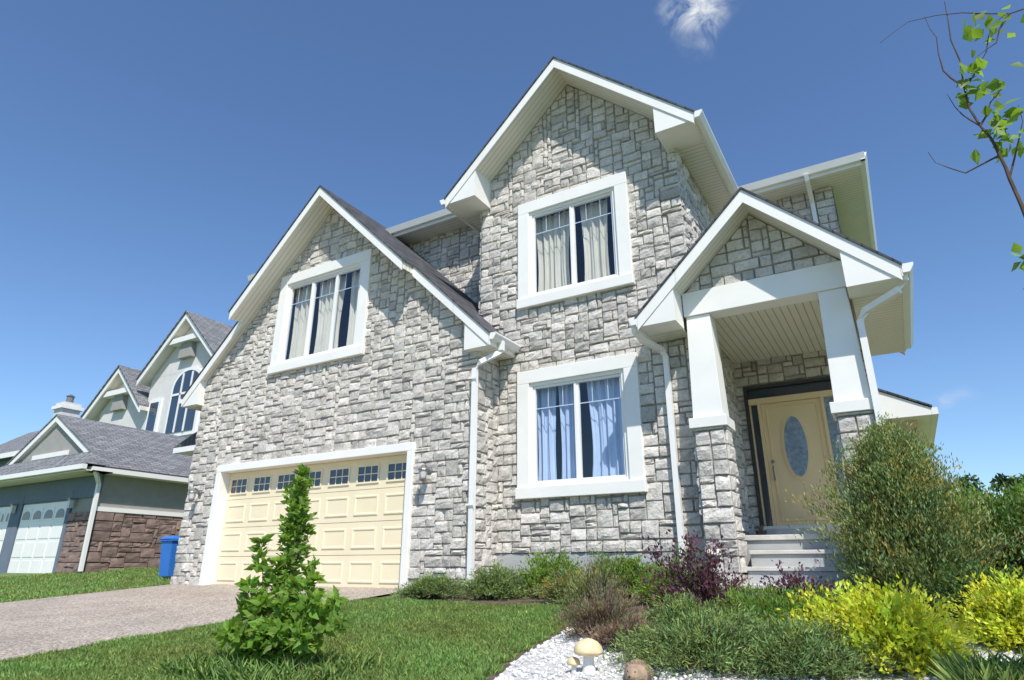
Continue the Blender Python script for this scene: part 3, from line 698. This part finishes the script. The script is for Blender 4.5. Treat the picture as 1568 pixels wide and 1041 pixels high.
M['leaf_jun']=leafmat('leaf_juniper',(.21,.30,.10),.2)
M['leaf_cedar']=leafmat('leaf_cedar',(.22,.30,.11),.25)
M['leaf_brown']=leafmat('leaf_brown',(.27,.19,.14),.2)
M['leaf_purple']=leafmat('leaf_purple',(.15,.06,.10),.3)
M['leaf_yellow']=leafmat('leaf_yellow',(.62,.66,.07),.4)
M['leaf_far']=leafmat('leaf_far',(.08,.14,.05),.2)
M['blade']=leafmat('grass_blade',(.21,.32,.09),.3)

# front left shrub: loose arching shoots, each with leaves borne in whorls along the stem, see-through
E1=empty('lilac_shrub'); gz=zg(-4.72); rs=random.Random(5); bb=MB()
C_=[];D_=[];L_=[];S_=[]
def shoot(p0,p1,bow,n,spread,lf,r0=.008,bare=.12):
    """one leafy shoot: curved stem from p0 to p1, leaves in clusters at nodes, longer in the middle"""
    p0=Vector(p0);p1=Vector(p1); m_=(p0+p1)/2+Vector(bow); pts=[]
    K=9
    for i in range(K+1):
        t=i/K; q=(1-t)**2*p0+2*t*(1-t)*m_+t*t*p1; pts.append(q+Vector((rs.gauss(0,.005),rs.gauss(0,.005),0)))
    bb.tube(pts,[max(r0*(1-.85*i/K),.0015) for i in range(K+1)],'twig',5,cap=False)
    nodes=int(n)
    for k in range(nodes):
        t=bare+(1-bare)*(k+rs.random())/nodes; i=min(int(t*K),K-1); q=pts[i].lerp(pts[i+1],t*K-i); ax=(pts[i+1]-pts[i]).normalized()
        a0=rs.random()*6.28; m=rs.choice([2,3,4]); sh=rs.uniform(.6,1.25)
        side=ax.cross(Vector((0,1,.2))).normalized(); up_=ax.cross(side)
        reach=spread*rs.uniform(.1,1)*math.sin(math.pi*min(1,.15+.85*t))**.5
        twd=(side*math.cos(a0)+up_*math.sin(a0))
        tip=q+twd*reach+Vector((0,0,reach*.5))
        if reach>.05: bb.tube([q,tip],[.003,.001],'twig',3,cap=False)
        for j in range(m+2):
            a=a0+j*6.28/m+rs.gauss(0,.3); d=(side*math.cos(a)+up_*math.sin(a))*.9+ax*.35+Vector((rs.gauss(0,.25),rs.gauss(0,.25),rs.gauss(0,.25)-.05))
            c=q.lerp(tip,rs.uniform(.4,1.05))
            C_.append(c[:]);D_.append(d[:]);L_.append(lf*rs.uniform(.55,1.25));S_.append((sh*rs.uniform(.85,1.1),sh,sh*.9))
bx,by=-4.12,-4.72
for (dx,dy,h,n,sp,bo) in [(-.54,.05,.42,22,.09,(-.1,0,.12)),(-.40,.03,.93,40,.10,(-.12,0,.1)),(-.33,-.1,.60,28,.10,(-.08,0,.1)),(-.20,.05,.78,36,.11,(-.06,0,.05)),
    (-.13,-.12,.50,34,.13,(0,0,.05)),(.02,.05,.62,38,.13,(0,0,.05)),(.10,-.1,.48,34,.13,(.03,0,.05)),(.20,.08,.66,36,.12,(.08,0,.08)),(.33,-.03,.52,30,.12,(.1,0,.1)),
    (.48,.05,.52,24,.09,(.12,0,.14)),(.60,0,.36,16,.07,(.1,0,.14)),(-.62,-.08,.22,16,.08,(-.1,0,.1)),(.40,-.15,.28,22,.10,(.1,0,.1)),(-.38,-.2,.28,24,.10,(-.1,0,.1)),(0,-.22,.30,30,.12,(0,-.05,.05)),(.2,-.2,.3,26,.12,(0,0,.05)),(-.2,-.22,.26,26,.12,(0,0,.05))]:
    shoot((bx+dx*.1,by+dy*.1,gz),(bx+dx,by+dy,gz+h),bo,n,sp,.095)
# tall leader
shoot((bx-.05,by+.05,gz),(-4.40,-4.45,.80),(.02,0,.05),60,.13,.07,.016,.35)
for (x_,z0_,x2,z1_) in ((-4.36,-.12,-4.52,.30),(-4.36,-.10,-4.24,.32),(-4.37,.12,-4.56,.52),(-4.37,.10,-4.22,.50),(-4.38,.25,-4.50,.66),(-4.38,.25,-4.28,.70),(-4.39,.40,-4.42,.82),(-4.36,.0,-4.40,.40),(-4.34,-.3,-4.44,.0),(-4.34,-.3,-4.22,.05)):
    shoot((x_,-4.50,z0_),(x2,-4.45+rs.uniform(-.12,.1),z1_),(0,0,.02),26,.10,.068,.006,.05)
leaf_object('lilac_leaves',np.array(C_),np.array(D_),np.array(L_),.52,np.array(S_),'leaf_bright',parent=E1,fold=.15)
bb.obj('lilac_stems',E1,recalc=False)
# along the tower
bush('juniper_shrub',-5.85,-.75,.75,.45,.34,320,40,.05,.18,'leaf_jun',shape='dome',spread=.02,ragged=.4)
bush('juniper_shrub.001',-4.95,-.5,.6,.5,.46,300,40,.05,.2,'leaf_jun',shape='dome',spread=.02,ragged=.4)
bush('boxwood_shrub',-4.2,-.2,.65,.45,.62,320,36,.04,.5,'leaf_bright',shape='dome',spread=.02,huevar=.05,ragged=.5)
bush('boxwood_shrub.001',-3.2,-.05,.6,.45,.60,300,36,.04,.5,'leaf_bright',shape='dome',spread=.02,huevar=.05,ragged=.5)
bush('juniper_shrub.002',-3.55,-.75,.6,.4,.42,260,36,.05,.2,'leaf_jun',shape='dome',spread=.02,ragged=.4,tipcol=(1.5,.8,.7))
bush('juniper_shrub.003',-2.4,-.6,.55,.5,.5,300,36,.05,.25,'leaf_bright',shape='dome',spread=.02,ragged=.4)
bush('heather_shrub',-2.40,-2.75,.44,.40,.42,340,40,.035,.2,'leaf_brown',shape='dome',spread=.015,up=.6,align=.65,ragged=.6,tipcol=(.8,1.3,.8))
bush('heather_shrub.001',-2.80,-1.9,.45,.4,.55,280,36,.035,.2,'leaf_cedar',shape='dome',spread=.015,up=.6,align=.65,ragged=.6,tipcol=(1.6,.8,.7))
bush('heather_shrub.002',-2.0,-3.2,.34,.3,.26,220,36,.03,.25,'leaf_brown',shape='dome',spread=.012,up=.6,align=.7,ragged=.5)
bush('barberry_shrub',-1.72,-1.75,.54,.42,.80,120,28,.042,.6,'leaf_purple',shape='dome',spread=.03,start=.3,ragged=.7,align=.5)
bush('barberry_shrub.001',-1.0,-1.2,.42,.4,.55,90,26,.04,.6,'leaf_purple',shape='dome',spread=.025,start=.3,ragged=.6)
bush('low_juniper',-1.35,-3.60,.66,.55,.30,440,44,.042,.2,'leaf_jun',shape='dome',spread=.025,ragged=.6)
bush('low_juniper.001',-.75,-3.55,.6,.5,.34,420,44,.042,.2,'leaf_jun',shape='dome',spread=.025,ragged=.6)
bush('low_juniper.002',-1.0,-2.3,.62,.5,.46,360,40,.045,.22,'leaf_bright',shape='dome',spread=.025,ragged=.6)
bush('low_juniper.003',-1.75,-2.55,.5,.4,.34,300,40,.045,.2,'leaf_jun',shape='dome',spread=.02,ragged=.5)
bush('spirea_shrub',-.22,-3.2,.56,.48,.56,380,38,.042,.5,'leaf_yellow',shape='dome',spread=.03,start=.4,ragged=.5,huevar=.1)
bush('spirea_shrub.001',.60,-2.3,.46,.42,.52,320,36,.042,.5,'leaf_yellow',shape='dome',spread=.03,start=.4,ragged=.5,huevar=.1)
bush('cedar_tree',-.03,-.25,.86,.70,1.76,1300,60,.05,.28,'leaf_cedar',shape='egg',spread=.045,start=.3,up=.7,align=.45,shell=.4,tipcol=(1.45,.95,.7))
bush('green_shrub',1.05,.9,.85,.8,1.10,600,44,.06,.5,'leaf_mid',shape='ball',spread=.06,ragged=.5)
bush('green_shrub.001',1.8,2.2,1.0,.9,1.25,600,44,.07,.5,'leaf_bright',shape='ball',spread=.07,ragged=.5)
bush('green_shrub.002',.85,3.2,.6,.6,1.2,400,40,.06,.5,'leaf_bright',shape='ball',spread=.06,ragged=.5)
bush('green_shrub.003',.45,-.9,.5,.45,.5,300,40,.04,.5,'leaf_mid',shape='dome',spread=.03,ragged=.4)

def trees(name,spec,leaf,matk):
    E=empty(name); P=[];D=[];SH=[]; b=MB()
    for (x,y,h,r) in spec:
        z=zg(y); b.tube([(x,y,z),(x+.1,y,z+h*.5),(x,y,z+h*.85)],[.03*h,.02*h,.005*h],'bark',6)
        for k in range(9):
            a=random.uniform(0,6.28); zz=random.uniform(.3,.8)*h; b.tube([(x,y,z+zz),(x+r*.6*math.cos(a),y+r*.6*math.sin(a),z+zz+h*.12)],[.01*h,.003*h],'bark',4)
        for k in range(26):
            u=unit(1)[0]; c=np.array([x,y,z+h*.6])+u*np.array([r,r,h*.38])*random.uniform(.3,.95)
            n=170; cr=random.uniform(.18,.34)*r; P.append(c+unit(n)*cr*RNG.uniform(.3,1,(n,1))**.5*np.array([1,1,.8])); D.append(unit(n)); SH.append(np.full(n,random.uniform(.6,1.3))*RNG.uniform(.7,1.3,n))
    leaf_object(name+'_leaves',np.concatenate(P),np.concatenate(D),leaf,.6,np.concatenate(SH),matk,parent=E); b.obj(name+'_trunks',E)
rr=random.Random(3)
trees('distant_trees',[(4.5+i*2.6+rr.uniform(-1,1),48+rr.uniform(0,12),rr.uniform(6.3,8.6),rr.uniform(2,3)) for i in range(14)],.42,'leaf_far')
trees('hedge_trees',[(2.9+i*1.3,11+rr.uniform(-1,2),rr.uniform(1.5,2.1),1.0) for i in range(8)],.12,'leaf_mid')
trees('distant_trees.001',[(-75+i*6+rr.uniform(-1,1),70+rr.uniform(0,12),rr.uniform(6,9),rr.uniform(2.5,4)) for i in range(10)],.5,'leaf_far')

def grass(name,N_,xr,yr,hh,test,wd=.07):
    x=RNG.uniform(*xr,N_); y=RNG.uniform(*yr,N_); k=np.array([test(a,b_) for a,b_ in zip(x,y)]); x=x[k];y=y[k]; n=len(x)
    z=-.34+.08*np.clip(y,-14,4)
    D=np.stack([RNG.normal(0,.4,n),RNG.normal(0,.4,n),np.ones(n)],1)
    patch=.5+.5*np.sin(x*2.3+np.sin(y*1.7)*1.5)*np.sin(y*2.9+x*.7); p2=.5+.5*np.sin(x*9+3*np.sin(y*5))*np.sin(y*8.3+x*3)
    sh=RNG.uniform(.5,1.35,n)*(.8+.3*patch+.2*p2); y_=RNG.random(n)<.10+.12*(1-patch)
    SH=np.stack([sh*np.where(y_,1.8,1.0)*(1.1-.2*patch),sh*np.where(y_,1.25,1),sh*np.where(y_,1.4,1)],1)
    leaf_object(name,np.stack([x,y,z],1),D,hh*RNG.uniform(.5,1.5,n)*(.7+.35*patch+.3*p2),wd,SH,'blade',fold=.1,droop=.25)
bedp=[(-6.6,.3),(-6.55,-.6),(-6.1,-1.1),(-4.8,-1.2),(-3.5,-1.1),(-3.05,-1.7),(-2.9,-2.5),(-2.72,-3.7),(-2.3,-5.2),(3.5,-5.2),(3.5,3.5),(-5.6,.62)]
grass('lawn_grass',230000,(-6.85,-2.2),(-6.6,-1.0),.058,lambda a,b_: not inpoly(a+.04*math.sin(b_*17),b_+.04*math.sin(a*13),bedp) and a>-6.78+.03*math.sin(b_*9),.09)
grass('lawn_grass.001',60000,(-22,-12.95),(-6,4),.07,lambda a,b_: a<-13.0,.16)
grass('lawn_tufts',2600,(-4.9,-3.4),(-5.2,-4.4),.14,lambda a,b_: True,.05)
grass('ornamental_grass',2500,(.1,.9),(-4.2,-3.6),.22,lambda a,b_: True,.04)

# ================================================================== ORNAMENTS, BIN
x,y=-1.95,-4.02; b=MB(); z=zg(y)
b.lathe([(.050,0),(.045,.03),(.036,.08),(.034,.13),(.04,.15)],(x,y,z),'mushstem',24)
b.lathe([(.03,.135),(.085,.128),(.098,.140),(.100,.152),(.088,.182),(.062,.208),(.03,.222),(.004,.226)],(x,y,z),'mush',28,1,.95)
b.lathe([(.022,0),(.018,.03),(.016,.07)],(x-.10,y-.02,z),'mushstem',16)
b.lathe([(.014,.06),(.042,.062),(.045,.075),(.035,.098),(.012,.11),(.002,.112)],(x-.10,y-.02,z),'mush',20)
b.obj('garden_mushroom',None,smooth=True)
x,y=-1.60,-4.08; z=zg(y)-.01; b=MB()
prof=[(.002,-.12),(.015,-.118),(.03,-.09),(.055,-.06),(.075,-.01),(.078,.04),(.06,.09),(.02,.115),(.002,.118)]
b.lathe([(r_,q) for r_,q in prof],(x,y,z+.06),'hedge',18,1,.8,axis='Y')
for i in range(900):
    u=unit(1)[0]
    if u[1]<-.45 or u[2]<-.3: continue
    p=Vector((x+u[0]*.070,y+.03+u[1]*.08,z+.06+u[2]*.058)); d=Vector(u)+Vector((0,.5,0)); b.tube([p,p+d.normalized()*.026],[.004,.0008],'hedge',4,cap=False)
b.lathe([(.002,-.008),(.008,0),(.002,.008)],(x,y-.122,z+.06),'rubber',8)
for sx in (-1,1):
    b.lathe([(.001,-.005),(.005,0),(.001,.005)],(x+sx*.025,y-.085,z+.085),'rubber',8)
    b.tube([(x+sx*.04,y-.05,z+.02),(x+sx*.045,y-.06,z)],.012,'hedge',6); b.tube([(x+sx*.04,y+.06,z+.02),(x+sx*.045,y+.06,z)],.012,'hedge',6)
b.obj('hedgehog_ornament')
x,y=-14.95,1.15; z=zg(y); b=MB()
def fr(x0,x1,ya,yb,z0,X0,X1,Ya,Yb,z1,k):
    vs=[(x0,ya,z0),(x1,ya,z0),(x1,yb,z0),(x0,yb,z0),(X0,Ya,z1),(X1,Ya,z1),(X1,Yb,z1),(X0,Yb,z1)]
    b.add(vs,[[3,2,1,0],[4,5,6,7],[0,1,5,4],[1,2,6,5],[2,3,7,6],[3,0,4,7]],k)
fr(x-.17,x+.17,y-.20,y+.20,z+.06,x-.22,x+.22,y-.26,y+.27,z+.86,'binblue')
fr(x-.25,x+.25,y-.29,y+.30,z+.84,x-.25,x+.25,y-.29,y+.30,z+.885,'binblue')
fr(x-.24,x+.24,y-.31,y+.30,z+.89,x-.17,x+.17,y-.2,y+.26,z+.96,'binblue')
b.tube([(x-.17,y+.36,z+.92),(x+.17,y+.36,z+.92)],.018,'binblue',8)
for sx in (-1,1): 
    b.tube([(x+sx*.17,y+.28,z+.9),(x+sx*.17,y+.36,z+.92)],.018,'binblue',6)
    b.tube([(x+sx*.20,y+.22,z+.11),(x+sx*.25,y+.22,z+.11)],.11,'rubber',16)
b.obj('recycling_bin',None,bevel=.012)

# ================================================================== FOREGROUND TREE
E=empty('young_birch_tree'); b=MB()
tx,ty=1.65,-5.3
b.tube([Vector((tx,ty,zg(ty)-.05)),Vector((tx+.02,ty,.4)),Vector((tx-.03,ty+.02,1.3)),Vector((tx+.03,ty,2.4)),Vector((tx,ty+.05,3.6))],[.055,.045,.035,.022,.008],'bark',10)
LP=[];LD=[]
def branch(pts,r0):
    q=[Vector(pts[0])]
    for i in range(1,len(pts)):
        a=Vector(pts[i-1]); c=Vector(pts[i]); k=Vector((random.gauss(0,1),random.gauss(0,1),random.gauss(0,1)))*(c-a).length*.045
        q+=[(a+c)/2+k,c]
    n=len(q); b.tube(q,[max(r0*(1-.85*i/(n-1)),.0012) for i in range(n)],'twig',6,cap=False)
Yb=-5.46
branch([(1.65,-5.3,.95),(1.1,-5.37,1.02),(.75,-5.43,1.10),(.60,Yb,1.22),(.585,Yb,1.44),(.577,Yb,1.55),(.546,Yb,1.705),(.532,Yb,1.91),(.535,Yb,2.16),(.553,Yb,2.37)],.011)
for s_ in [[(.577,Yb,1.55),(.46,Yb+.02,1.52),(.40,Yb,1.56),(.354,Yb,1.65)],
      [(.546,Yb,1.705),(.60,Yb,1.80),(.66,Yb,1.86)],
      [(.532,Yb,1.91),(.48,Yb,2.02),(.49,Yb,2.2),(.47,Yb,2.33)],
      [(.532,Yb,1.91),(.60,Yb,1.99),(.66,Yb,2.12),(.74,Yb,2.2)],
      [(.546,Yb,1.705),(.50,Yb,1.78),(.47,Yb,1.9)],
      [(.585,Yb,1.44),(.65,Yb,1.60),(.68,Yb,1.75)],
      [(.75,-5.43,1.10),(.66,-5.44,1.06),(.575,-5.44,1.08)],
      [(1.65,-5.3,2.0),(1.1,-5.4,2.2),(.75,-5.45,2.2),(.6,-5.46,2.28),(.4,-5.5,2.30),(.28,-5.5,2.24)],
      [(.75,-5.45,2.2),(.68,-5.45,2.08),(.60,-5.45,2.04)]]: branch(s_,.0045)
cl=[((.575,Yb,1.96),16,.028),((.56,Yb,1.87),12,.03),((.60,Yb,1.66),22,.035),((.66,Yb,1.62),18,.035),((.60,Yb,1.72),10,.025),((.56,-5.44,1.10),12,.018),((.60,-5.44,1.04),10,.025),((.70,Yb,2.18),16,.045),((.62,Yb,2.22),6,.03),((.66,Yb,1.86),6,.03)]
rc=random.Random(11)
for i in range(26):
    z=rc.uniform(1.5,3.4); a=rc.uniform(-1.2,1.6); L__=rc.uniform(.5,1.0)*(1.2-.25*(z-1.5)); e=(tx+math.cos(a)*L__,ty+math.sin(a)*L__*.8,z+.35)
    branch([(tx,ty,z),((tx+e[0])/2,(ty+e[1])/2,z+.22),e],.01)
    for q in range(4):
        t=rc.uniform(.4,1); cl.append(((tx+(e[0]-tx)*t,ty+(e[1]-ty)*t,z+.35*t+.03),14,.09))
for c,n,sp in cl:
    p=np.array(c)+RNG.normal(size=(n,3))*sp; LP.append(p); d=unit(n); d[:,2]-=.5; LD.append(d)
LP=np.concatenate(LP);LD=np.concatenate(LD);n=len(LP)
leaf_object('birch_leaves',LP,LD,.055*RNG.uniform(.7,1.3,n),.75,RNG.uniform(.6,1.2,n),'leaf_bright',parent=E,fold=.15)
b.obj('birch_trunk_and_branches',E)

# ================================================================== LIGHT, SKY, CAMERA
az=math.radians(43); el=math.radians(52)
sv=Vector((math.sin(az)*math.cos(el),-math.cos(az)*math.cos(el),math.sin(el)))
sl=bpy.data.lights.new('sun','SUN'); sl.energy=5.0; sl.angle=math.radians(.5); sl.color=(1,.955,.88)
so=bpy.data.objects.new('sun',sl); so.rotation_euler=sv.to_track_quat('Z','Y').to_euler(); so.location=(10,-20,20); COL.objects.link(so)
W=bpy.data.worlds.new('World'); S.world=W; W.use_nodes=True; nt=W.node_tree; N=nt.nodes; L=nt.links
bg=N['Background']; bg.inputs['Strength'].default_value=.108
sk=N.new('ShaderNodeTexSky'); sk.sky_type='NISHITA'; sk.sun_disc=False; sk.sun_elevation=el; sk.sun_rotation=math.radians(137); sk.altitude=600; sk.air_density=1.15; sk.dust_density=.3; sk.ozone_density=2.0
hs=N.new('ShaderNodeMix'); hs.data_type='RGBA'; hs.blend_type='MULTIPLY'; hs.inputs['Factor'].default_value=1; hs.inputs['B'].default_value=(1.04,1.25,1.50,1)
L.new(sk.outputs['Color'],hs.inputs['A'])
tc=N.new('ShaderNodeTexCoord')
def cloud(prev,dirv,rad,amt,stretch=(1,1,1),sc=22):
    nd=N.new('ShaderNodeTexNoise'); nd.inputs['Scale'].default_value=9; nd.inputs['Detail'].default_value=5; L.new(tc.outputs['Generated'],nd.inputs['Vector'])
    nm=N.new('ShaderNodeVectorMath'); nm.operation='MULTIPLY_ADD'; nm.inputs[1].default_value=(rad*1.6,)*3; nm.inputs[2].default_value=(-rad*.8,)*3; L.new(nd.outputs['Color'],nm.inputs[0])
    ad=N.new('ShaderNodeVectorMath'); ad.operation='ADD'; L.new(tc.outputs['Generated'],ad.inputs[0]); L.new(nm.outputs[0],ad.inputs[1])
    sub=N.new('ShaderNodeVectorMath'); sub.operation='SUBTRACT'; sub.inputs[1].default_value=dirv; L.new(ad.outputs[0],sub.inputs[0])
    ml=N.new('ShaderNodeVectorMath'); ml.operation='MULTIPLY'; ml.inputs[1].default_value=stretch; L.new(sub.outputs[0],ml.inputs[0])
    ln=N.new('ShaderNodeVectorMath'); ln.operation='LENGTH'; L.new(ml.outputs[0],ln.inputs[0])
    mr=N.new('ShaderNodeMapRange'); mr.interpolation_type='SMOOTHSTEP'; mr.inputs['From Min'].default_value=0; mr.inputs['From Max'].default_value=rad; mr.inputs['To Min'].default_value=1; mr.inputs['To Max'].default_value=0; L.new(ln.outputs['Value'],mr.inputs['Value'])
    nz=N.new('ShaderNodeTexNoise'); nz.inputs['Scale'].default_value=sc; nz.inputs['Detail'].default_value=9; nz.inputs['Roughness'].default_value=.62; nz.inputs['Distortion'].default_value=.8; L.new(tc.outputs['Generated'],nz.inputs['Vector'])
    m1=N.new('ShaderNodeMapRange'); m1.inputs['From Min'].default_value=.38; m1.inputs['From Max'].default_value=.72; L.new(nz.outputs['Fac'],m1.inputs['Value'])
    mm=N.new('ShaderNodeMath'); mm.operation='MULTIPLY'; L.new(mr.outputs[0],mm.inputs[0]); L.new(m1.outputs[0],mm.inputs[1])
    m2=N.new('ShaderNodeMath'); m2.operation='MULTIPLY'; m2.inputs[1].default_value=amt; m2.use_clamp=True; L.new(mm.outputs[0],m2.inputs[0])
    mx=N.new('ShaderNodeMix'); mx.data_type='RGBA'; L.new(m2.outputs[0],mx.inputs['Factor']); L.new(prev,mx.inputs['A']); mx.inputs['B'].default_value=(7.6,7.9,8.3,1); return mx.outputs['Result']
o=cloud(hs.outputs['Result'],(-.118,.692,.714),.068,1.9,(1,1.2,1.5))
o=cloud(o,(-.035,.665,.746),.05,1.0)
o=cloud(o,(.085,.975,.205),.04,.4,(1,1,3))
L.new(o,bg.inputs['Color'])

f,pan,tilt,roll=965.,math.radians(31.0),math.radians(19.95),math.radians(.14)
fw=Vector((-math.sin(pan)*math.cos(tilt),math.cos(pan)*math.cos(tilt),math.sin(tilt)))
r=Vector((math.cos(pan),math.sin(pan),0)); u=r.cross(fw); c,s=math.cos(roll),math.sin(roll); r2=c*r+s*u; u2=-s*r+c*u
cam=bpy.data.cameras.new('camera'); cam.sensor_width=36; cam.lens=f/1568*36; cam.clip_start=.05; cam.clip_end=2000
co=bpy.data.objects.new('camera',cam); COL.objects.link(co)
mw=Matrix((( r2.x,u2.x,-fw.x,0),(r2.y,u2.y,-fw.y,-8.26),(r2.z,u2.z,-fw.z,0),(0,0,0,1)))
co.matrix_world=mw; S.camera=co
